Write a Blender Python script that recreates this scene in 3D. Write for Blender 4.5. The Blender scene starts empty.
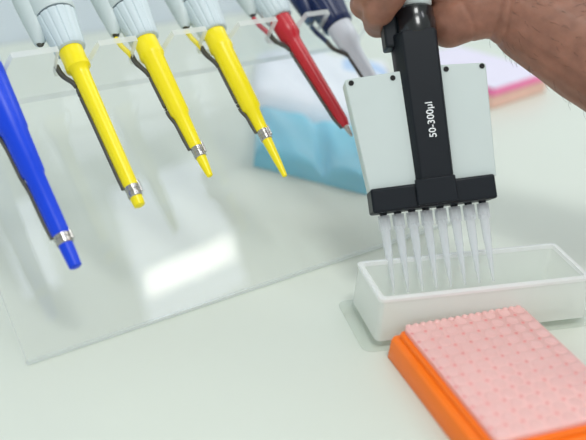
import bpy, bmesh, math, random
from mathutils import Vector, Matrix
random.seed(7)
PI = math.pi
CM = 0.01
SC = bpy.context.scene
COL = SC.collection

# ------------------------------------------------------------------ camera, world, lights, exposure
cd = bpy.data.cameras.new('camera')
cam = bpy.data.objects.new('camera', cd)
COL.objects.link(cam)
_R = Vector((0.99943381, 0.01502702, 0.03010411))
_U = Vector((-0.03364623, 0.44636529, 0.89421807))
_F = Vector((0.0, 0.89472466, -0.44661816))
cam.matrix_world = Matrix(((_R.x, _U.x, -_F.x, 0), (_R.y, _U.y, -_F.y, 0), (_R.z, _U.z, -_F.z, 0.29671), (0, 0, 0, 1)))
cd.sensor_fit = 'HORIZONTAL'
cd.sensor_width = 36.0
cd.lens = 868.785 / 586 * 36.0
cd.clip_start = 0.02
cd.clip_end = 30
cd.dof.use_dof = True
cd.dof.focus_distance = 0.555
cd.dof.aperture_fstop = 4.5
SC.camera = cam

W = bpy.data.worlds.new('room_light')
SC.world = W
W.use_nodes = True
bg = W.node_tree.nodes['Background']
bg.inputs[0].default_value = (0.93, 0.98, 1.0, 1)
bg.inputs[1].default_value = 0.95


def area(name, loc, target, sx, sy, power, color):
    l = bpy.data.lights.new(name, 'AREA')
    l.shape = 'RECTANGLE'
    l.size, l.size_y, l.energy, l.color = sx, sy, power, color
    o = bpy.data.objects.new(name, l)
    COL.objects.link(o)
    o.location = loc
    o.rotation_euler = (Vector(target) - Vector(loc)).to_track_quat('-Z', 'Y').to_euler()
    return o


area('overhead_area_light', (0.3, -0.25, 1.95), (0.1, 0.5, 0), 0.5, 0.5, 19, (0.99, 1.0, 0.985))
area('overhead_area_light', (1.9, 1.9, 1.95), (0.3, 0.7, 0), 1.3, 0.6, 18, (1.0, 0.995, 0.955))

area('overhead_area_light', (-1.7, 0.2, 1.95), (0.1, 0.45, 0), 0.6, 0.6, 7, (1.0, 0.985, 0.97))  # added fill from the far left, brightens the side of the orange rack

SC.view_settings.view_transform = 'Standard'
SC.view_settings.look = 'None'
SC.view_settings.gamma = 1
SC.view_settings.use_curve_mapping = False
SC.view_settings.exposure = -0.36
SC.cycles.transparent_max_bounces = 40      # many clear walls one behind the other
SC.cycles.max_bounces = 16


# ------------------------------------------------------------------ materials
def lin(r, g, b):
    f = lambda c: (c / 255 / 12.92) if c / 255 <= 0.04045 else ((c / 255 + 0.055) / 1.055) ** 2.4
    return (f(r), f(g), f(b), 1)


def mat(name, rgb, rough=0.45, metal=0.0, var=0.03, scale=60.0, bump=0.0, sss=0.0, coat=0.0, spec=0.5, sssr=(1, .4, .25), ssss=0.004):
    m = bpy.data.materials.new(name)
    m.use_nodes = True
    nt = m.node_tree
    b = nt.nodes['Principled BSDF']
    c = lin(*rgb)
    tc = nt.nodes.new('ShaderNodeTexCoord')
    nz = nt.nodes.new('ShaderNodeTexNoise')
    nz.inputs['Scale'].default_value = scale
    nz.inputs['Detail'].default_value = 4
    nt.links.new(tc.outputs['Object'], nz.inputs['Vector'])
    rp = nt.nodes.new('ShaderNodeValToRGB')
    rp.color_ramp.elements[0].position = 0.3
    rp.color_ramp.elements[1].position = 0.7
    rp.color_ramp.elements[0].color = tuple(max(0, x * (1 - var)) for x in c[:3]) + (1,)
    rp.color_ramp.elements[1].color = tuple(min(1, x * (1 + var)) for x in c[:3]) + (1,)
    nt.links.new(nz.outputs['Fac'], rp.inputs['Fac'])
    nt.links.new(rp.outputs['Color'], b.inputs['Base Color'])
    b.inputs['Roughness'].default_value = rough
    b.inputs['Metallic'].default_value = metal
    b.inputs['Specular IOR Level'].default_value = spec
    if sss:
        b.inputs['Subsurface Weight'].default_value = sss
        b.inputs['Subsurface Radius'].default_value = sssr
        b.inputs['Subsurface Scale'].default_value = ssss
    if coat:
        b.inputs['Coat Weight'].default_value = coat
        b.inputs['Coat Roughness'].default_value = 0.08
    if bump:
        bp = nt.nodes.new('ShaderNodeBump')
        bp.inputs['Strength'].default_value = bump
        bp.inputs['Distance'].default_value = 0.002
        nt.links.new(nz.outputs['Fac'], bp.inputs['Height'])
        nt.links.new(bp.outputs['Normal'], b.inputs['Normal'])
    return m


def clear(name, tint, body=0.0, body_rgb=(225, 230, 230), ior=1.45, rough=0.02, trans=0.5):
    """thin clear or milky plastic: transparent + diffuse/translucent body, under a fresnel gloss"""
    m = bpy.data.materials.new(name)
    m.use_nodes = True
    nt = m.node_tree
    nt.nodes.clear()
    out = nt.nodes.new('ShaderNodeOutputMaterial')
    tr = nt.nodes.new('ShaderNodeBsdfTransparent')
    tr.inputs[0].default_value = tint + (1,)
    df = nt.nodes.new('ShaderNodeBsdfDiffuse')
    df.inputs[0].default_value = lin(*body_rgb)
    tl = nt.nodes.new('ShaderNodeBsdfTranslucent')
    tl.inputs[0].default_value = lin(*body_rgb)
    mb = nt.nodes.new('ShaderNodeMixShader')
    mb.inputs[0].default_value = trans
    nt.links.new(df.outputs[0], mb.inputs[1])
    nt.links.new(tl.outputs[0], mb.inputs[2])
    m1 = nt.nodes.new('ShaderNodeMixShader')
    m1.inputs[0].default_value = body
    nt.links.new(tr.outputs[0], m1.inputs[1])
    nt.links.new(mb.outputs[0], m1.inputs[2])
    gl = nt.nodes.new('ShaderNodeBsdfGlossy')
    gl.inputs['Roughness'].default_value = rough
    # Schlick reflectance, the same from either side of the thin wall
    ge = nt.nodes.new('ShaderNodeNewGeometry')
    dt = nt.nodes.new('ShaderNodeVectorMath')
    dt.operation = 'DOT_PRODUCT'
    nt.links.new(ge.outputs['Normal'], dt.inputs[0])
    nt.links.new(ge.outputs['Incoming'], dt.inputs[1])
    f0 = ((ior - 1) / (ior + 1)) ** 2
    sock = dt.outputs['Value']
    for op, val in (('ABSOLUTE', None), ('SUBTRACT', 1.0), ('POWER', 5.0), ('MULTIPLY', 1 - f0), ('ADD', f0)):
        mn = nt.nodes.new('ShaderNodeMath')
        mn.operation = op
        mn.use_clamp = True
        if op == 'SUBTRACT':
            mn.inputs[0].default_value = val
            nt.links.new(sock, mn.inputs[1])
        else:
            nt.links.new(sock, mn.inputs[0])
            if val is not None: mn.inputs[1].default_value = val
        sock = mn.outputs[0]
    m2 = nt.nodes.new('ShaderNodeMixShader')
    nt.links.new(sock, m2.inputs[0])
    nt.links.new(m1.outputs[0], m2.inputs[1])
    nt.links.new(gl.outputs[0], m2.inputs[2])
    nt.links.new(m2.outputs[0], out.inputs[0])
    return m


def emit(name, rgb, s):
    m = bpy.data.materials.new(name)
    m.use_nodes = True
    nt = m.node_tree
    nt.nodes.clear()
    out = nt.nodes.new('ShaderNodeOutputMaterial')
    e = nt.nodes.new('ShaderNodeEmission')
    e.inputs[0].default_value = lin(*rgb)
    e.inputs[1].default_value = s
    nt.links.new(e.outputs[0], out.inputs[0])
    return m


M = {
    'bench': mat('cream_laminate', (216, 222, 212), 0.38, var=0.012, scale=9),
    'wall': mat('pale_wall_paint', (216, 226, 236), 0.7, var=0.015, scale=6),
    'ceiling': mat('beige_ceiling_paint', (242, 240, 228), 0.8, var=0.02, scale=5),
    'floor': mat('grey_floor', (150, 150, 148), 0.5),
    'cabinet': mat('bench_front', (205, 206, 204), 0.5),
    'acrylic': clear('clear_acrylic', (1.0, 1.0, 1.0), 0.02, (250, 252, 248), 1.4, 0.008),
    'acrylic_edge': clear('acrylic_edge_highlight', (0.98, 0.99, 0.99), 0.7, (252, 255, 255), 1.5, 0.05),  # bright highlight along the sheet edges, put in as a near-white body
    'tip': clear('clear_tip_plastic', (1.0, 1.0, 1.0), 0.45, (250, 252, 255), 1.42, 0.1, 0.55),
    'trough': clear('milky_trough_plastic', (0.99, 1.0, 0.99), 0.74, (252, 255, 251), 1.42, 0.12, 0.45),
    'trough_rim': clear('milky_trough_rim', (0.98, 0.99, 0.98), 0.9, (254, 255, 255), 1.45, 0.12, 0.35),
    'flange': clear('clear_trough_flange', (0.985, 0.99, 0.985), 0.12, (240, 246, 240), 1.45, 0.06),
    'yellow': mat('yellow_plastic', (255, 234, 2), 0.33, var=0.02),
    'blue': mat('blue_plastic', (0, 66, 224), 0.36, var=0.03, spec=0.35),
    'red': mat('red_plastic', (196, 26, 44), 0.33, var=0.03),
    'navy': mat('navy_plastic', (10, 34, 84), 0.35, var=0.03),
    'white_cone': mat('white_plastic', (226, 232, 242), 0.35, var=0.01),
    'body': mat('pale_grey_plastic', (205, 217, 218), 0.42, var=0.01),
    'nut': mat('pale_blue_grey_plastic', (206, 220, 226), 0.4, var=0.01),
    'dark': mat('dark_grey_metal', (82, 80, 76), 0.35, 0.35, var=0.1),
    'seam': mat('grey_seam', (110, 122, 130), 0.6),
    'steel': mat('brushed_steel', (178, 176, 172), 0.22, 0.95, var=0.08),
    'housing': mat('pale_grey_housing', (205, 216, 214), 0.42, var=0.01),
    'black': mat('black_plastic', (15, 22, 30), 0.45, var=0.05, spec=0.3),
    'gloss_black': mat('glossy_black_plastic', (20, 25, 30), 0.22, var=0.05, coat=0.3),
    'screw': mat('dark_screw', (24, 24, 24), 0.4, 0.3),
    'ink': mat('white_print', (240, 243, 244), 0.6, var=0.0),
    'orange': mat('orange_plastic', (255, 122, 6), 0.34, var=0.01),
    'pink': mat('pink_soft_plastic', (255, 194, 190), 0.3, var=0.03, scale=90, sss=0.2, sssr=(1, .6, .6)),
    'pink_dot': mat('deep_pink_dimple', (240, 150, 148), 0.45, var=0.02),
    'sheet': mat('light_blue_film', (122, 200, 224), 0.28, var=0.06, scale=22, sss=0.2, sssr=(.3, .8, 1)),
    'pack': mat('white_pack_film', (234, 238, 246), 0.35, var=0.02, scale=20),
    'pack_blue': mat('blue_pack_print', (178, 206, 242), 0.4, var=0.03),
    'lilac': mat('lilac_white_card', (232, 226, 244), 0.5, var=0.01),
    'hot_pink': mat('bright_pink_print', (250, 130, 182), 0.5, var=0.02),
    'peach': mat('peach_card', (240, 196, 180), 0.5, var=0.03),
    'hair': mat('dark_arm_hair', (46, 34, 28), 0.5, var=0.1),
    'tube': emit('lit_lamp_tube', (255, 255, 250), 15.0),
    'louvre': emit('lit_lamp_panel', (226, 230, 250), 5.5),
    'reflection_glow': emit('added_reflection_glow', (232, 236, 246), 3.0),
    'fixture': mat('white_fixture', (220, 220, 220), 0.5),
}


def skin_material():
    m = mat('skin', (156, 111, 92), 0.5, var=0.16, scale=110, bump=0.25, sss=0.25, sssr=(1, .35, .2), ssss=0.003)
    nt = m.node_tree
    b = nt.nodes['Principled BSDF']
    old = b.inputs['Base Color'].links[0].from_socket
    tc = nt.nodes.new('ShaderNodeTexCoord')
    nz = nt.nodes.new('ShaderNodeTexNoise')
    nz.inputs['Scale'].default_value = 24
    nz.inputs['Detail'].default_value = 3
    nt.links.new(tc.outputs['Object'], nz.inputs['Vector'])
    rp = nt.nodes.new('ShaderNodeValToRGB')
    rp.color_ramp.elements[0].position = 0.35
    rp.color_ramp.elements[1].position = 0.68
    rp.color_ramp.elements[0].color = (0.86, 0.82, 0.8, 1)
    rp.color_ramp.elements[1].color = (1.1, 1.02, 1.0, 1)
    nt.links.new(nz.outputs['Fac'], rp.inputs['Fac'])
    mx = nt.nodes.new('ShaderNodeMixRGB')
    mx.blend_type = 'MULTIPLY'
    mx.inputs[0].default_value = 1
    nt.links.new(old, mx.inputs[1])
    nt.links.new(rp.outputs['Color'], mx.inputs[2])
    nt.links.new(mx.outputs[0], b.inputs['Base Color'])
    return m


M['skin'] = skin_material()


# ------------------------------------------------------------------ helpers (all shapes are given in centimetres)
def tag(o, label=None, cat=None, group=None, kind=None):
    if label: o['label'] = label
    if cat: o['category'] = cat
    if group: o['group'] = group
    if kind: o['kind'] = kind
    return o


def frame(origin, x, y, z):
    x, y, z = Vector(x).normalized(), Vector(y).normalized(), Vector(z).normalized()
    o = Vector(origin) * CM
    return Matrix(((x.x, y.x, z.x, o.x), (x.y, y.y, z.y, o.y), (x.z, y.z, z.z, o.z), (0, 0, 0, 1)))


def empty(name, mw, label, cat, group=None):
    o = bpy.data.objects.new(name, None)
    o.empty_display_size = 0.02
    COL.objects.link(o)
    o.matrix_world = mw
    return tag(o, label, cat, group)


def obj(name, bm, mats, parent=None, mw=None, smooth=False, bevel=0.0, seg=2, angle=35):
    bmesh.ops.recalc_face_normals(bm, faces=bm.faces[:])
    for v in bm.verts: v.co *= CM
    me = bpy.data.meshes.new(name)
    bm.to_mesh(me)
    bm.free()
    for m in (mats if isinstance(mats, (list, tuple)) else [mats]):
        me.materials.append(m)
    if smooth:
        for p in me.polygons: p.use_smooth = True
        try: me.set_sharp_from_angle(angle=math.radians(angle))
        except Exception: pass
    o = bpy.data.objects.new(name, me)
    COL.objects.link(o)
    if parent: o.parent = parent
    if mw is not None: o.matrix_world = mw
    if bevel:
        b = o.modifiers.new('bevel', 'BEVEL')
        b.width = bevel * CM
        b.segments = seg
        b.limit_method = 'ANGLE'
        b.angle_limit = math.radians(40)
        b.harden_normals = False
        for p in me.polygons: p.use_smooth = True
        try: me.set_sharp_from_angle(angle=math.radians(50))
        except Exception: pass
    return o


def box(bm, x0, x1, y0, y1, z0, z1, mi=0):
    vs = [bm.verts.new(p) for p in ((x0, y0, z0), (x1, y0, z0), (x1, y1, z0), (x0, y1, z0), (x0, y0, z1), (x1, y0, z1), (x1, y1, z1), (x0, y1, z1))]
    for f in ((3, 2, 1, 0), (4, 5, 6, 7), (0, 1, 5, 4), (1, 2, 6, 5), (2, 3, 7, 6), (3, 0, 4, 7)):
        bm.faces.new([vs[i] for i in f]).material_index = mi


def prism(bm, pts, to3, t0, t1, mi_face=0, mi_edge=0):
    """outline pts (2D) extruded from t0 to t1; to3(a, b, t) -> xyz"""
    A = [bm.verts.new(to3(a, b, t0)) for a, b in pts]
    B = [bm.verts.new(to3(a, b, t1)) for a, b in pts]
    bm.faces.new(A[::-1]).material_index = mi_face
    bm.faces.new(B).material_index = mi_face
    n = len(pts)
    for i in range(n):
        j = (i + 1) % n
        bm.faces.new((A[i], A[j], B[j], B[i])).material_index = mi_edge


def lathe(bm, prof, n=40, cx=0, cy=0, flute=0.0, fn=0, sx=1.0, mi=0):
    rings = []
    for z, r in prof:
        ring = []
        for k in range(n):
            a = 2 * PI * k / n
            rr = r
            if flute:
                rr = r * (1 - flute * (0.5 + 0.5 * math.cos(fn * a)) ** 14)
            ring.append(bm.verts.new((cx + rr * math.cos(a) * sx, cy + rr * math.sin(a), z)))
        rings.append(ring)
    for a, b in zip(rings, rings[1:]):
        for k in range(n):
            bm.faces.new((a[k], a[(k + 1) % n], b[(k + 1) % n], b[k])).material_index = mi
    bm.faces.new(rings[0][::-1]).material_index = mi
    bm.faces.new(rings[-1]).material_index = mi


def tube(bm, pts, radii, n=12, flat=1.0, up=(0, 0, 1)):
    """swept tube through pts; flat scales the section across the bend plane"""
    pts = [Vector(p) for p in pts]
    if not isinstance(radii, (list, tuple)): radii = [radii] * len(pts)
    rings = []
    ref = Vector(up)
    for i, p in enumerate(pts):
        d = (pts[min(i + 1, len(pts) - 1)] - pts[max(i - 1, 0)]).normalized()
        s = d.cross(ref)
        if s.length < 1e-4: s = d.cross(Vector((1, 0, 0)))
        s.normalize()
        t = s.cross(d).normalized()
        rings.append([bm.verts.new(p + s * math.cos(2 * PI * k / n) * radii[i] + t * math.sin(2 * PI * k / n) * radii[i] * flat) for k in range(n)])
    for a, b in zip(rings, rings[1:]):
        for k in range(n):
            bm.faces.new((a[k], a[(k + 1) % n], b[(k + 1) % n], b[k]))
    bm.faces.new(rings[0][::-1])
    bm.faces.new(rings[-1])


def smooth_path(pts, k=6):
    """Catmull-Rom through pts"""
    P = [Vector(p) for p in pts]
    P = [P[0] * 2 - P[1]] + P + [P[-1] * 2 - P[-2]]
    out = []
    for i in range(1, len(P) - 2):
        for j in range(k):
            t = j / k
            a, b, c, d = P[i - 1], P[i], P[i + 1], P[i + 2]
            out.append(0.5 * ((2 * b) + (c - a) * t + (2 * a - 5 * b + 4 * c - d) * t * t + (3 * b - a - 3 * c + d) * t ** 3))
    out.append(P[-2])
    return out


# ------------------------------------------------------------------ frames shared by the stand, bench and wall
E1 = Vector((0.80614039, 0.59172432, 0))           # along the stand's front edge
E2 = Vector((-0.59172432, 0.80614039, 0))          # into the room
S0 = Vector((-14.6405, 39.8724, 0))                # front left corner of the stand on the bench
SL = Vector((-0.46420016, 0.63240683, 0.62014499))  # up the sloping panel
NN = Vector((0.36695487, -0.49992392, 0.78448722))  # out of the sloping panel
BENCH = frame(S0, E1, E2, (0, 0, 1))
PANEL = frame(S0, E1, SL, NN)                      # x along, y up the slope, z out of the panel

# ------------------------------------------------------------------ the setting
bm = bmesh.new()
box(bm, -160, 190, -34, 66, -3.2, 0)
tag(obj('lab_bench', bm, M['bench'], mw=BENCH, bevel=0.25), 'cream laminate worktop under the pipette stand', 'worktop')
bm = bmesh.new()
box(bm, -158, 188, -28, 65.8, -88, -3.25)
tag(obj('base_cabinet', bm, M['cabinet'], mw=BENCH), 'pale grey cabinet carrying the cream worktop', 'cabinet')
bm = bmesh.new()
box(bm, -260, 300, 66.1, 74, -90, 230)
tag(obj('wall_back', bm, M['wall'], mw=BENCH), kind='structure')
bm = bmesh.new()
box(bm, -260, 300, -260, 74, -100, -90)
tag(obj('floor', bm, M['floor'], mw=BENCH), kind='structure')
bm = bmesh.new()
box(bm, -260, 300, -260, 66, 220, 230)
tag(obj('ceiling', bm, M['ceiling'], mw=BENCH), kind='structure')

# ceiling lamp whose light the clear panel mirrors
d1 = Vector((0.72, 0.69, 0)).normalized()
d2 = Vector((d1.y, -d1.x, 0))


def ceiling_light(c, hx, hy, label, strip=None, panel='louvre'):
    lamp = empty('ceiling_light', frame(c, d1, -d2, (0, 0, 1)), label, 'lamp')
    bm = bmesh.new()
    box(bm, -hx - 1, hx + 1, -hy - 1, hy + 1, -1, 1.95)
    obj('lamp_housing', bm, M['fixture'], lamp)
    bm = bmesh.new()
    box(bm, -hx, hx, -hy, hy, -1.4, -1.02)
    obj('lamp_panel', bm, M[panel], lamp)
    if strip:
        bm = bmesh.new()
        box(bm, *strip, -3.2, -1.42)
        obj('lamp_tube', bm, M['tube'], lamp, bevel=0.5)


ceiling_light((116, 56, 218), 20, 26, 'wide ceiling lamp with one bright strip, above the acrylic stand', (-17.5, 17.5, -14, -4.8))
ceiling_light((67, 34, 218), 6, 15, 'narrow plain ceiling lamp without a strip, above the acrylic stand')
ceiling_light((78, 88, 218), 30, 11, 'long dim glowing panel added to brighten the acrylic reflection, beyond the wide lamp', panel='reflection_glow')  # added glowing surface, lifts the reflection in the upper acrylic panel

# ------------------------------------------------------------------ acrylic pipette stand
SLEN, STOP, SH_T, SH_H = 33.5, 29.0, 16.9, 5.3
SLOTS = [3.01, 8.6, 13.9, 19.1, 24.9, 29.6]
stand = empty('pipette_stand', BENCH, 'clear acrylic stand with a sloping panel and a slotted shelf of hanging pipettes', 'stand')
bm = bmesh.new()
box(bm, 0, SLEN, 0, STOP, -0.15, 0.15)
for f in bm.faces:
    f.material_index = 0 if abs(f.normal.z) > 0.5 or abs((f.verts[0].co - f.verts[2].co).z) < 1e-6 else 1
obj('sloping_panel', bm, [M['acrylic'], M['acrylic_edge']], stand, PANEL @ Matrix.Translation((0, 0.0012, 0.0016)))
bm = bmesh.new()
prism(bm, [(0, 0.1), (SLEN, 0.1), (SLEN, 0.4), (0, 0.4)], lambda a, b, t: (a, b, t), 0.01, 0.12, 0, 1)
obj('base_plate', bm, [M['acrylic'], M['acrylic_edge']], stand)
# shelf outline: x along, h out of the panel, one tapering slot for each pipette
out = [(0, 0.16), (0, SH_H)]
for s in SLOTS:
    out += [(s - 1.35, SH_H), (s - 1.2, 2.75), (s - 0.6, 2.5), (s + 0.5, 2.5), (s + 0.88, 2.95), (s + 1.3, SH_H)]
out += [(SLEN, SH_H), (SLEN, 0.16)]
bm = bmesh.new()
prism(bm, out, lambda a, b, t: (a, t, b), SH_T, SH_T + 0.42, 0, 1)
obj('slotted_shelf', bm, [M['acrylic'], M['acrylic_edge']], stand, PANEL)


# ------------------------------------------------------------------ single-channel pipettes
def pipette(top, tip, spec, label):
    """top / tip: (x, up the slope) of the axis at the shelf and of the tip, 4 cm above the panel"""
    H = 4.0
    P = lambda q: S0 + E1 * q[0] + SL * q[1] + NN * H
    a, b = P(top), P(tip)
    z = (a - b).normalized()
    y = (-NN - z * (-NN).dot(z)).normalized()
    x = y.cross(z)
    L = (a - b).length            # tip -> underside of the grip nut
    r = empty('pipette', frame(b, x, y, z), label, 'pipette', 'single-channel pipettes hanging in the stand')
    cone, body, nut, rod = M[spec['cone']], M[spec.get('body', 'body')], M[spec.get('nut', 'nut')], M[spec['rod']]
    nz, ringh, k = spec['nozzle'], spec['ring'], spec.get('k', 1.0)
    # nozzle (tip cone)
    bm = bmesh.new()
    lathe(bm, [(0, spec['tip_r'] * 0.7), (0.06, spec['tip_r']), (nz * 0.5, (spec['tip_r'] + spec['low_r']) * 0.47), (nz + 0.05, spec['low_r'] * 0.86)], 28)
    obj('nozzle', bm, M[spec.get('nozzle_mat', spec['cone'])], r, smooth=True)
    zc = nz
    if ringh:
        bm = bmesh.new()
        lr = spec['low_r']
        lathe(bm, [(nz, lr * 0.9), (nz + 0.05, lr * 1.0), (nz + ringh * 0.45, lr * 1.0), (nz + ringh * 0.5, lr * 0.93), (nz + ringh * 0.62, lr * 0.93), (nz + ringh * 0.66, lr * 1.02), (nz + ringh, lr * 1.02)], 28)
        obj('metal_ring', bm, M['steel'], r, smooth=True)
        zc = nz + ringh
    # coloured shaft: long taper, a step, a neck and the bulge under the shelf
    bm = bmesh.new()
    prof = [(zc, spec['low_r'] * 0.97)]
    for q, rr in spec['steps']:
        prof.append((zc + (L - zc) * q, rr))
    prof += [(L - 0.02, spec['top_r'])]
    lathe(bm, prof, 40)
    obj('shaft', bm, cone, r, smooth=True, angle=50)
    # fluted grip nut above the shelf
    bm = bmesh.new()
    nr = 1.03 * k
    lathe(bm, [(L, nr * 0.93), (L + 0.08, nr), (L + 0.5, nr * 1.05), (L + 2.5, nr * 1.28), (L + 2.62, nr * 1.3)], 144, flute=0.05, fn=14)
    obj('grip_nut', bm, nut, r, smooth=True, angle=60)
    bm = bmesh.new()
    lathe(bm, [(L + 2.62, nr * 1.22), (L + 2.76, nr * 1.22)], 48)
    obj('seam_ring', bm, M['seam'], r, smooth=True)
    # body, ejector housing on its side, finger hook and plunger
    bm = bmesh.new()
    lathe(bm, [(L + 2.76, nr * 1.3), (L + 2.9, nr * 1.36), (L + 6, nr * 1.45), (L + 11, nr * 1.55), (L + 12.2, nr * 1.5), (L + 12.6, nr * 1.2)], 48)
    hk = r
    bd = obj('body', bm, body, r, smooth=True)
    bm = bmesh.new()
    tube(bm, smooth_path([(0, 1.3, L + 11.5), (0, 2.6, L + 12.2), (0, 3.8, L + 11.7), (0, 4.3, L + 10.6)]), 0.42, 14, up=(1, 0, 0))
    obj('finger_hook', bm, body, r, smooth=True)
    bm = bmesh.new()
    lathe(bm, [(L + 12.5, 0.4), (L + 14.2, 0.4), (L + 14.25, 0.95), (L + 14.9, 1.0), (L + 15.05, 0.85)], 32)
    obj('plunger', bm, cone, r, smooth=True)
    ex, ey = -0.92 * k, 0.39 * k
    bm = bmesh.new()
    q = lambda o, z: (ex * o, ey * o, z)
    tube(bm, [q(1.68, L + 1.2), q(1.57, L + 1.5), q(1.4, L + 2.1), q(1.3, L + 3.0), q(1.25, L + 4.5), q(1.1, L + 8), q(0.9, L + 10.5), q(0.6, L + 11.2)],
         [0.28, 0.44, 0.64, 0.8, 0.92, 1.0, 0.9, 0.4], 28)
    sl = obj('ejector_housing', bm, body, r, smooth=True)
    bm = bmesh.new()
    tube(bm, [q(1.6, L + 1.12), q(1.57, L + 1.32), q(1.5, L + 1.65)], [0.2, 0.3, 0.36], 20)
    obj('housing_end', bm, M['dark'], sl, smooth=True)
    bm = bmesh.new()
    tube(bm, [(ex * 1.7, ey * 1.75, L + 1.0), (ex * 1.5, ey * 1.85, L + 0.3), (ex * 1.2, ey * 1.9, L - 0.3), (ex * 1.08, ey * 1.8, L - 0.75)], 0.18, 12)
    if spec.get('show_rod', True): obj('ejector_rod', bm, rod, r, smooth=True)
    else: bm.free()
    # dark ejector arm: comes out under the shelf, bends in and follows the shaft
    zs = L - 1.1
    pts = [(ex * 1.1, ey * 1.8, L - 0.55), (ex * 1.07, ey * 1.7, zs), (ex * 0.95, ey * 1.4, zs - 0.5)]
    n = 9
    for i in range(n + 1):
        q = 1 - i / n
        zz = zc + 0.02 + (zs - 1.3 - zc - 0.02) * q
        # shaft radius there
        rr = prof[0][1]
        for (z0, r0), (z1, r1) in zip(prof, prof[1:]):
            if z0 <= zz <= z1: rr = r0 + (r1 - r0) * (zz - z0) / max(1e-6, z1 - z0)
        pts.append((ex / k * (rr + 0.07), ey / k * (rr + 0.07), zz))
    bm = bmesh.new()
    sp = smooth_path(pts, 4)
    tube(bm, sp, [0.18 if t < 8 else (0.16 if t < 14 else 0.12) for t in range(len(sp))], 12)
    obj('ejector_arm', bm, M['dark'], r, smooth=True)
    if ringh:
        bm = bmesh.new()
        lathe(bm, [(nz + ringh * 0.35, 0.1), (nz + ringh * 0.4, 0.1), (nz + ringh * 1.35, 0.1), (nz + ringh * 1.4, 0.06)], 16, spec['low_r'] * 0.96, -0.16)
        obj('ring_clip', bm, M['steel'], r, smooth=True)
    return r


pipette((3.01, 17.3), (3.40, 3.43), dict(cone='blue', rod='blue', nozzle=1.5, ring=0.6, tip_r=0.36, low_r=0.5, top_r=1.0,
        steps=[(0.015, 0.53), (0.34, 0.58), (0.355, 0.68), (0.6, 0.78), (0.615, 0.86), (0.9, 0.97), (0.95, 1.0)]),
        'bright blue pipette hanging at the left end of the acrylic stand')
pipette((8.55, 17.79), (8.47, 6.1), dict(cone='yellow', rod='yellow', show_rod=False, nozzle=0.62, ring=0.75, tip_r=0.34, low_r=0.45, top_r=0.78,
        steps=[(0.03, 0.46), (0.5, 0.51), (0.8, 0.57), (0.845, 0.61), (0.86, 0.8), (0.895, 0.8), (0.905, 0.77), (0.96, 0.78)]),
        'yellow pipette nearest the blue one, with a stubby rounded end')
pipette((13.76, 17.73), (13.71, 6.9), dict(cone='yellow', rod='yellow', nozzle=1.45, ring=0.75, tip_r=0.2, low_r=0.4, top_r=0.8,
        steps=[(0.02, 0.42), (0.28, 0.5), (0.31, 0.63), (0.82, 0.72), (0.845, 0.84), (0.875, 0.84), (0.885, 0.8), (0.96, 0.8)]),
        'middle yellow pipette, its pointed end shorter than that of its right neighbour')
pipette((19.03, 17.55), (18.82, 5.62), dict(cone='yellow', rod='yellow', nozzle=2.9, ring=0.75, tip_r=0.17, low_r=0.4, top_r=0.82,
        steps=[(0.02, 0.42), (0.19, 0.5), (0.22, 0.66), (0.8, 0.74), (0.83, 0.84), (0.865, 0.84), (0.875, 0.8), (0.96, 0.8)]),
        'yellow pipette with a long slender nozzle, hanging beside the red one')
pipette((24.85, 17.95), (25.49, 7.35), dict(cone='red', rod='red', nozzle=0.85, ring=0, tip_r=0.1, low_r=0.26, top_r=0.82, nozzle_mat='steel',
        steps=[(0.05, 0.4), (0.3, 0.47), (0.75, 0.56), (0.8, 0.59), (0.835, 0.8), (0.9, 0.81), (0.96, 0.82)]),
        'dark red pipette hanging right of the yellow ones', )
pipette((29.6, 16.55), (29.95, 8.1), dict(cone='white_cone', rod='navy', body='navy', nut='navy', nozzle=1.6, ring=0, tip_r=0.15, low_r=0.35, top_r=1.0,
        steps=[(0.05, 0.4), (0.3, 0.5), (0.55, 0.55), (0.68, 0.62), (0.76, 0.88), (0.9, 0.95), (0.96, 0.92)], k=1.12),
        'navy pipette with a white lower shaft, between the red one and the hand')

# ------------------------------------------------------------------ reservoir trough
R1 = Vector((math.cos(0.2575), math.sin(0.2575), 0))
R2 = Vector((-R1.y, R1.x, 0))
RES = frame((5.2425, 42.9018, 0), R1, R2, (0, 0, 1))
res = empty('reagent_reservoir', RES, 'milky white reagent trough standing behind the orange and pink plate', 'trough')
RL, RW, RH = 13.6, 4.53, 3.32


def rect_ring(x0, x1, y0, y1, c, z):
    pts = []
    for (cx, cy, a0) in ((x1 - c, y1 - c, 0), (x0 + c, y1 - c, 90), (x0 + c, y0 + c, 180), (x1 - c, y0 + c, 270)):
        for k in range(5):
            a = math.radians(a0 + 90 * k / 4)
            pts.append((cx + c * math.cos(a), cy + c * math.sin(a), z))
    return pts


def loft(bm, rings, mi=0, cap0=True, cap1=True):
    R = [[bm.verts.new(p) for p in r] for r in rings]
    n = len(R[0])
    for a, b in zip(R, R[1:]):
        for k in range(n):
            bm.faces.new((a[k], a[(k + 1) % n], b[(k + 1) % n], b[k])).material_index = mi
    if cap0: bm.faces.new(R[0][::-1]).material_index = mi
    if cap1: bm.faces.new(R[-1]).material_index = mi


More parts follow.
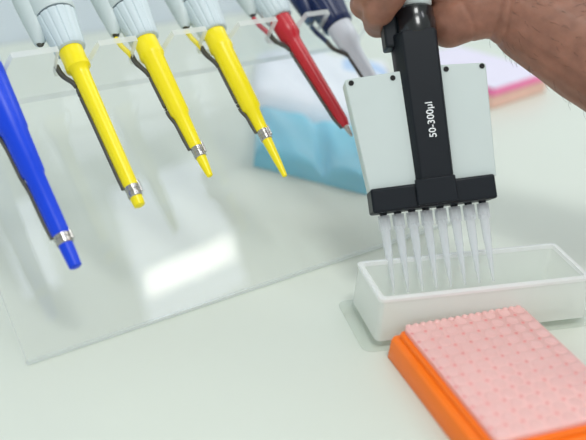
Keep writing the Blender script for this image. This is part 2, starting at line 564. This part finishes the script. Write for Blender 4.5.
bm = bmesh.new()
loft(bm, [rect_ring(-0.15, RL + 0.15, -0.15, RW + 0.15, 0.35, 0.5), rect_ring(0.02, RL - 0.02, 0.02, RW - 0.02, 0.3, RH - 0.22),
          rect_ring(0.3, RL - 0.3, 0.3, RW - 0.3, 0.2, RH - 0.22), rect_ring(0.55, RL - 0.75, 0.75, RW - 0.6, 0.2, 0.6)])
obj('trough_basin', bm, M['trough'], res, smooth=True)
bm = bmesh.new()
loft(bm, [rect_ring(-0.06, RL + 0.06, -0.06, RW + 0.06, 0.32, RH - 0.22), rect_ring(-0.06, RL + 0.06, -0.06, RW + 0.06, 0.32, RH - 0.04),
          rect_ring(0, RL, 0, RW, 0.3, RH), rect_ring(0.26, RL - 0.26, 0.26, RW - 0.26, 0.22, RH), rect_ring(0.3, RL - 0.3, 0.3, RW - 0.3, 0.2, RH - 0.22)], cap0=False, cap1=False)
obj('trough_rim', bm, M['trough_rim'], res, smooth=True)
bm = bmesh.new()
loft(bm, [rect_ring(-0.95, RL + 0.95, -0.45, RW + 0.75, 0.6, 0.01), rect_ring(-0.95, RL + 0.95, -0.45, RW + 0.75, 0.6, 0.09),
          rect_ring(-0.2, RL + 0.2, -0.2, RW + 0.2, 0.38, 0.16), rect_ring(-0.15, RL + 0.15, -0.15, RW + 0.15, 0.35, 0.49)])
obj('foot_flange', bm, M['flange'], res, smooth=True)

# ------------------------------------------------------------------ orange rack with the pink plate on it
P1 = Vector((0.93836207, 0.3456539, 0))
P2 = Vector((-P1.y, P1.x, 0))
PLT = frame((6.6159, 42.4705, 0), P1, P2, (0, 0, 1))
PW, PL = 7.95, 10.3
rack = empty('plate_rack', PLT, 'bright orange plastic rack under the pink plate', 'rack')


def chamfer_ring(x0, x1, y0, y1, c, z):
    return [(x1 - c, y1, z), (x0 + c, y1, z), (x0, y1 - c, z), (x0, y0 + c, z), (x0 + c, y0, z), (x1 - c, y0, z), (x1, y0 + c, z), (x1, y1 - c, z)]


bm = bmesh.new()
loft(bm, [chamfer_ring(-0.98, PW + 0.1, -PL - 0.8, 0.06, 0.3, 0.01), chamfer_ring(-0.86, PW + 0.06, -PL - 0.75, 0.04, 0.3, 1.18),
          chamfer_ring(-0.76, PW + 0.0, -PL - 0.7, 0.0, 0.28, 1.28)])
obj('rack_base', bm, M['orange'], rack, bevel=0.06)
bm = bmesh.new()
loft(bm, [chamfer_ring(-0.34, PW - 0.05, -PL - 0.35, -0.02, 0.2, 1.29), chamfer_ring(-0.26, PW - 0.08, -PL - 0.3, -0.02, 0.2, 1.5)])
obj('rack_ridge', bm, M['orange'], rack, bevel=0.04)

plate = empty('well_plate', PLT, 'translucent pink plate with rows of low round caps on the orange rack', 'plate')
bm = bmesh.new()
loft(bm, [rect_ring(0.0, PW, -PL, 0, 0.35, 1.51), rect_ring(0.0, PW, -PL, 0, 0.35, 1.78), rect_ring(0.07, PW - 0.07, -PL + 0.07, -0.07, 0.3, 1.84)])
cpx, cpy = PW / 8, PL / 12
for i in range(8):
    for j in range(12):
        cx, cy = (i + 0.5) * cpx, -(j + 0.5) * cpy
        n = 16
        prev = None
        for q in range(5):
            a = PI / 2 * q / 4
            rr = 0.4 * (1 - 0.55 * (1 - math.cos(a))) if q < 4 else 0.16
            z = 1.825 + 0.05 * math.sin(a)
            ring = [bm.verts.new((cx + rr * math.cos(2 * PI * k / n), cy + rr * math.sin(2 * PI * k / n), z)) for k in range(n)]
            if prev:
                for k in range(n):
                    bm.faces.new((prev[k], prev[(k + 1) % n], ring[(k + 1) % n], ring[k]))
            prev = ring
        bm.faces.new(prev)
        # small deeper-pink dimple between neighbouring caps
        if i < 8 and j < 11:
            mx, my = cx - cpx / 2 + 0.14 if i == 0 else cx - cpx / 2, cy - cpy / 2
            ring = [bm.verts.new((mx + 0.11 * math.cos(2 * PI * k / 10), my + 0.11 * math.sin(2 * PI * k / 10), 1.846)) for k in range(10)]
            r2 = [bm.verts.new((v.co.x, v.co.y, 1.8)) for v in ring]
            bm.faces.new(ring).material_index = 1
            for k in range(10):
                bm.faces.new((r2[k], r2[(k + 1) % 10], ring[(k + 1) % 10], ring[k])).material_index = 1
for k in range(17):                                  # scalloped rim along the back edge
    lathe(bm, [(1.6, 0.2), (1.82, 0.2), (1.9, 0.13), (1.92, 0.04)], 12, 0.3 + k * (PW - 0.6) / 16, -0.13)
obj('capped_plate', bm, [M['pink'], M['pink_dot']], plate, smooth=True, angle=40)

# ------------------------------------------------------------------ multichannel pipette
MU, MW, MV = Vector((0.9869, 0.0911, 0.1328)), Vector((-0.0123, 0.865, -0.5016)), Vector((-0.1606, 0.4934, 0.8548))
MO = Vector((8.7662, 49.5052, 6.1962))
MULTI = frame(MO, MU, MW, MV)
multi = empty('multichannel_pipette', MULTI, 'pale grey eight-channel pipette with black stem and manifold held over the trough', 'pipette')
ident = lambda a, b, t: (a, t, b)
for sgn, nm in ((-1, 'left'), (1, 'right')):
    pts = [(sgn * 0.9, 1.4), (4.08 if sgn > 0 else -3.9, 1.4), (4.42 if sgn > 0 else -4.56, 8.45), (4.3 if sgn > 0 else -4.44, 8.58), (sgn * 0.9, 8.82 if sgn > 0 else 8.7)]
    bm = bmesh.new()
    prism(bm, pts, ident, -0.85, 0.85)
    hs = obj('side_housing', bm, M['housing'], multi, bevel=0.1, seg=3)
    for sx in ((4.15, 1.52) if sgn < 0 else (1.88, 4.14)):
        bm = bmesh.new()
        vz = 8.3 if sgn < 0 else 8.44 if sx < 3 else 8.36
        lathe(bm, [(0, 0.15), (0.05, 0.17), (0.08, 0.15), (0.081, 0.09), (0.03, 0.08)], 20)
        for v in bm.verts:
            x, y, z = v.co
            v.co = (sgn * sx + x, -0.84 - z, vz + y)
        obj('screw', bm, M['screw'], hs, smooth=True)
# black manifold with rounded ends
bm = bmesh.new()
box(bm, -3.9, 3.88, -1.25, 1.2, 0.0, 1.52)
obj('manifold', bm, M['black'], multi, bevel=0.16, seg=3)
bm = bmesh.new()
box(bm, -1.12, 1.4, -1.5, -1.2, 0.12, 1.75)
obj('manifold_block', bm, M['black'], multi, bevel=0.08)
# stem
# long chamfered black stem: (half-section, drawn at the bottom and at the top)
def stem_ring(x0, x1, c0, c1, z):
    return [(x0, 0.9, z), (x0, -0.75, z), (x0 + c0, -1.32, z), (x1 - c1, -1.32, z), (x1, -1.15, z), (x1, 0.9, z)]


bm = bmesh.new()
loft(bm, [stem_ring(-1.02, 1.32, 0.34, 0.12, 0.2), stem_ring(-1.14, 1.56, 0.5, 0.12, 10.9), stem_ring(-1.04, 1.46, 0.45, 0.12, 11.08)])
stem = obj('stem', bm, M['black'], multi, bevel=0.06, seg=2)
bm = bmesh.new()
box(bm, -1.66, -0.8, -0.75, 0.9, 10.3, 12.3)
obj('stem_shoulder', bm, M['black'], stem, bevel=0.15, seg=3)
bm = bmesh.new()
lathe(bm, [(10.9, 1.3), (11.0, 1.38), (11.9, 1.4), (12.0, 1.34), (12.6, 1.34), (12.75, 1.2)], 48)
bmesh.ops.translate(bm, verts=bm.verts[:], vec=(0.42, 0, 0))
obj('barrel', bm, M['gloss_black'], multi, smooth=True)
bm = bmesh.new()
lathe(bm, [(12.74, 1.0), (12.9, 1.12), (17, 1.25), (20, 1.35), (20.6, 1.1)], 48)
bmesh.ops.translate(bm, verts=bm.verts[:], vec=(0.6, 0, 0))
obj('handle', bm, M['housing'], multi, smooth=True)
bm = bmesh.new()
lathe(bm, [(20.5, 0.4), (21.8, 0.4), (21.85, 1.0), (22.5, 1.0), (22.7, 0.8)], 32, 0.6)
obj('plunger', bm, M['black'], multi, smooth=True)
# printed volume range, reading up the stem
tcv = bpy.data.curves.new('lettering', 'FONT')
tcv.body = '50-300\u00b5l'
tcv.size = 0.0063
tcv.align_x = 'CENTER'
tcv.align_y = 'CENTER'
tcv.extrude = 0.00012
tcv.offset = 0.00005
to = bpy.data.objects.new('lettering_curve', tcv)
COL.objects.link(to)
bpy.context.view_layer.update()
tme = bpy.data.meshes.new_from_object(to.evaluated_get(bpy.context.evaluated_depsgraph_get()))
bpy.data.objects.remove(to)
tme.materials.clear()
tme.materials.append(M['ink'])
lt = bpy.data.objects.new('lettering', tme)
COL.objects.link(lt)
lt.parent = stem
lt.matrix_local = Matrix(((0, -1, 0, 0.0042), (0, 0, -1, -0.01335), (1, 0, 0, 0.0533), (0, 0, 0, 1)))
tag(lt, 'white printed volume range')
# nozzles under the manifold
for i in range(8):
    bm = bmesh.new()
    lathe(bm, [(-0.32, 0.2), (0.05, 0.26)], 20, -3.15 + 0.9 * i, -0.05)
    obj('nozzle', bm, M['black'], multi, smooth=True)

# eight clear tips
where = ['at the left end of the row', 'second from the left end of the row', 'third from the left end of the row', 'fourth from the left end of the row',
         'fourth from the right end of the row', 'third from the right end of the row', 'second from the right end of the row', 'at the right end of the row']
tip_me = None
for i in range(8):
    mw = MULTI @ Matrix.Translation(((-3.15 + 0.9 * i) * CM, -0.05 * CM, -5.1 * CM))
    if tip_me is None:
        bm = bmesh.new()
        lathe(bm, [(0, 0.07), (0.9, 0.15), (2.4, 0.23), (2.5, 0.25), (4.2, 0.31), (4.25, 0.35), (4.8, 0.37), (4.95, 0.37), (4.95, 0.3), (4.2, 0.26), (2.4, 0.19), (0.3, 0.06)], 24)
        t = obj('pipette_tip', bm, M['tip'], mw=mw, smooth=True)
        tip_me = t
        bm = bmesh.new()
        for k in range(8):
            a = 2 * PI * k / 8
            box(bm, 0.34 * math.cos(a) - 0.035, 0.34 * math.cos(a) + 0.035, 0.34 * math.sin(a) - 0.035, 0.34 * math.sin(a) + 0.035, 4.0, 4.85)
        fin = obj('collar_fins', bm, M['tip'], t)
    else:
        t = tip_me.copy()
        COL.objects.link(t)
        t.matrix_world = mw
        f2 = fin.copy()
        COL.objects.link(f2)
        f2.parent = t
        f2.matrix_parent_inverse = Matrix.Identity(4)
    tag(t, 'clear plastic tip on the eight-channel pipette, ' + where[i], 'pipette tip', 'clear tips on the eight-channel pipette')

# ------------------------------------------------------------------ things lying further back on the bench
def pillow(nx, ny, quad, hfun):
    """closed soft body over a four-cornered footprint; hfun(u, v) = height of the top"""
    bm = bmesh.new()
    a, b, c, d = [Vector(q + (0,)) for q in quad]
    top, bot = {}, {}
    for i in range(nx + 1):
        for j in range(ny + 1):
            u, v = i / nx, j / ny
            p = a * (1 - u) * (1 - v) + b * u * (1 - v) + c * u * v + d * (1 - u) * v
            top[i, j] = bm.verts.new((p.x, p.y, hfun(u, v)))
            edge = i in (0, nx) or j in (0, ny)
            bot[i, j] = bm.verts.new((p.x, p.y, 0.02))
    for i in range(nx):
        for j in range(ny):
            bm.faces.new((top[i, j], top[i + 1, j], top[i + 1, j + 1], top[i, j + 1]))
            bm.faces.new((bot[i, j + 1], bot[i + 1, j + 1], bot[i + 1, j], bot[i, j]))
    for i in range(nx):
        bm.faces.new((bot[i, 0], bot[i + 1, 0], top[i + 1, 0], top[i, 0]))
        bm.faces.new((top[i, ny], top[i + 1, ny], bot[i + 1, ny], bot[i, ny]))
    for j in range(ny):
        bm.faces.new((top[0, j], top[0, j + 1], bot[0, j + 1], bot[0, j]))
        bm.faces.new((bot[nx, j], bot[nx, j + 1], top[nx, j + 1], top[nx, j]))
    return bm


def edge_fall(u, v, p=0.12):
    m = min(u, 1 - u, v, 1 - v)
    return math.sqrt(max(0, 1 - (1 - min(1, m / p)) ** 2))


def sheet_h(u, v):
    c = u - (0.38 + 0.26 * (1 - v))
    fold = 0.75 * math.exp(-(c / 0.05) ** 2)
    return 0.15 + edge_fall(u, v) * (1.5 - fold + 0.35 * math.sin(5.2 * u + 1.3) * math.sin(3.6 * v + 0.4) + 0.12 * math.sin(17 * u + 9 * v))


bm = pillow(44, 36, [(-3.6, 69.6), (5.9, 64.4), (10.5, 73.0), (-4.0, 83.5)], sheet_h)
tag(obj('folded_film', bm, M['sheet'], smooth=True, angle=80), 'light blue folded plastic film lying on the bench behind the acrylic panel', 'plastic film')


def pack_h(u, v):
    return 0.3 + edge_fall(u, v, 0.2) * (2.3 + 0.3 * math.sin(7 * u + 2) * math.sin(5 * v) + 0.12 * math.sin(23 * u + 11 * v))


bm = pillow(40, 24, [(-4.7, 84.4), (9.6, 75.2), (10.5, 99.0), (-5.2, 100.5)], pack_h)
for f in bm.faces:
    c = f.calc_center_median()
    if 5.0 < c.x < 10.2 and 90.5 < c.y < 95.5 and c.z > 1: f.material_index = 1
tag(obj('wipes_pack', bm, [M['pack'], M['pack_blue']], smooth=True, angle=80), 'soft white pack with a pale blue band, behind the red and navy pipettes', 'pack')

BX = frame((27.7, 93.6, 0), (0.735, 0.678, 0), (-0.678, 0.735, 0), (0, 0, 1))
bxe = empty('flat_carton', BX, 'flat lilac-white carton with a bright pink edge, lying behind the multichannel pipette', 'carton')
bm = bmesh.new()
box(bm, -10, 0, 0, 13, 0.01, 1.45)
obj('carton_base', bm, M['peach'], bxe, bevel=0.15)
bm = bmesh.new()
box(bm, -10.1, 0.1, -0.1, 13.1, 1.46, 2.2)
obj('carton_band', bm, M['hot_pink'], bxe, bevel=0.1)
bm = bmesh.new()
box(bm, -10.0, 0.0, 0.0, 13.0, 2.21, 2.4)
obj('carton_lid', bm, M['lilac'], bxe, bevel=0.08)

# ------------------------------------------------------------------ hand and forearm holding the multichannel pipette
def capsule(bm, a, b, ra, rb, n=20):
    a, b = Vector(a), Vector(b)
    d = (b - a)
    L = d.length
    d.normalize()
    s = d.cross(Vector((0, 0, 1)) if abs(d.z) < 0.9 else Vector((1, 0, 0))).normalized()
    t = s.cross(d)
    prof = []
    for k in range(7):
        q = -PI / 2 + PI / 2 * k / 6
        prof.append((ra * math.sin(q), max(0.01, ra * math.cos(q))))
    for k in range(7):
        q = PI / 2 * k / 6
        prof.append((L + rb * math.sin(q), max(0.01, rb * math.cos(q))))
    rings = [[bm.verts.new(a + d * z + (s * math.cos(2 * PI * k / n) + t * math.sin(2 * PI * k / n)) * r) for k in range(n)] for z, r in prof]
    for p, q in zip(rings, rings[1:]):
        for k in range(n):
            bm.faces.new((p[k], p[(k + 1) % n], q[(k + 1) % n], q[k]))
    bm.faces.new(rings[0][::-1])
    bm.faces.new(rings[-1])


def chain(bm, pts):
    for (a, ra), (b, rb) in zip(pts, pts[1:]): capsule(bm, a, b, ra, rb)


bm = bmesh.new()
# fingers: knuckle behind the stem, round its left side, tip on its front (little, ring, middle, index)
chain(bm, [((0.6, 3.1, 12.8), 1.0), ((-1.6, 1.8, 12.65), 1.0), ((-1.85, -0.9, 12.6), 0.97), ((-0.6, -2.3, 13.5), 0.85)])
chain(bm, [((0.5, 3.3, 14.2), 1.1), ((-2.25, 1.6, 13.9), 1.05), ((-2.25, -1.3, 13.85), 1.0), ((-0.5, -2.5, 14.9), 0.85)])
chain(bm, [((0.5, 3.4, 16.0), 1.1), ((-2.7, 1.5, 15.75), 1.02), ((-2.6, -1.6, 15.6), 0.95), ((-0.5, -2.5, 16.6), 0.8)])
chain(bm, [((0.6, 3.3, 17.9), 1.1), ((-2.6, 1.6, 17.6), 0.98), ((-2.5, -1.5, 17.5), 0.9), ((-0.6, -2.4, 18.5), 0.75)])
# thumb over the top
chain(bm, [((5.2, -0.4, 15.0), 1.7), ((3.0, -1.3, 17.6), 1.35), ((1.4, -1.7, 20.2), 1.1), ((0.9, -0.6, 23.7), 0.9)])
# palm and the heel of the hand
for k, (x, y, z) in enumerate(((0.9, 3.0, 12.3), (0.9, 3.2, 14.1), (0.9, 3.3, 16.0), (0.9, 3.2, 17.8))):
    capsule(bm, (x, y, z), (6.8, 1.3, 12.2 + k * 0.9), 1.15, 1.7)
chain(bm, [((2.95, 1.2, 11.85), 1.6), ((4.6, 0.7, 12.25), 1.8), ((6.4, 0.5, 12.5), 2.1)])
capsule(bm, (3.2, 0.9, 13.9), (6.4, 0.4, 14.3), 1.5, 1.9)
capsule(bm, (-1.9, -0.3, 13.2), (-2.2, -0.3, 17.0), 0.85, 0.8)
# wrist and forearm
chain(bm, [((6.4, 0.6, 12.5), 2.2), ((8.2, 0.3, 11.05), 2.7), ((11.2, -0.6, 8.35), 3.2), ((15.3, -2.2, 4.7), 3.7), ((20.0, -4.6, 1.6), 4.1), ((24, -7.0, -1.0), 4.0)])
chain(bm, [((6.4, 0.6, 14.4), 2.0), ((9.2, 0.2, 12.6), 2.4), ((13.0, -0.9, 9.6), 2.8), ((17, -2.6, 6.8), 3.1), ((24, -7.0, 1.0), 3.4)])
tmp = obj('person', bm, M['skin'])
rm = tmp.modifiers.new('remesh', 'REMESH')
rm.mode = 'VOXEL'
rm.voxel_size = 0.0014
rm.use_smooth_shade = True
sm = tmp.modifiers.new('smooth', 'SMOOTH')
sm.factor = 0.5
sm.iterations = 8
bpy.context.view_layer.update()
hme = bpy.data.meshes.new_from_object(tmp.evaluated_get(bpy.context.evaluated_depsgraph_get()))
bpy.data.objects.remove(tmp)
hme.name = 'person'
person = bpy.data.objects.new('person', hme)
COL.objects.link(person)
person.matrix_world = MULTI
for p in hme.polygons: p.use_smooth = True
# creases across the wrist and the heel of the hand
vnorm = [v.normal.copy() for v in hme.vertices]
for v, vn in zip(hme.vertices, vnorm):
    x, y, z = v.co / CM
    dsp = 0
    for cx, sl_, wd, dp in ((5.6, 0.25, 0.1, 0.07), (6.15, 0.22, 0.1, 0.08), (3.9, -0.35, 0.13, 0.05)):
        q = (x - cx - sl_ * (z - 11.5)) / wd
        if abs(q) < 3 and z < 15.5: dsp += dp * math.exp(-q * q)
    dsp -= 0.03 * math.sin(x * 3.1 + z * 1.7) * math.sin(z * 2.3 - y * 2.9)
    v.co = v.co - vn * dsp * CM
tag(person, 'bare right hand and forearm gripping the black stem of the multichannel pipette', 'person')
# fine dark hairs on the forearm
bm = bmesh.new()
cand = [v for v in hme.vertices if v.co.x > 0.055 and v.co.x < 0.18 and v.co.z < 0.16]
random.shuffle(cand)
for v in cand[:620]:
    p = v.co / CM
    nrm = v.normal
    flow = Vector((0.75, -0.25, -0.6))
    d = (nrm * 0.45 + flow * 0.8 + Vector((random.uniform(-.4, .4), random.uniform(-.4, .4), random.uniform(-.4, .4)))).normalized()
    Lh = random.uniform(0.35, 0.8)
    tube(bm, [p - nrm * 0.03, p + d * Lh * 0.5 + nrm * 0.05, p + d * Lh], [0.009, 0.008, 0.004], 3)
h = obj('arm_hair', bm, M['hair'], person)
tag(h, kind='stuff')
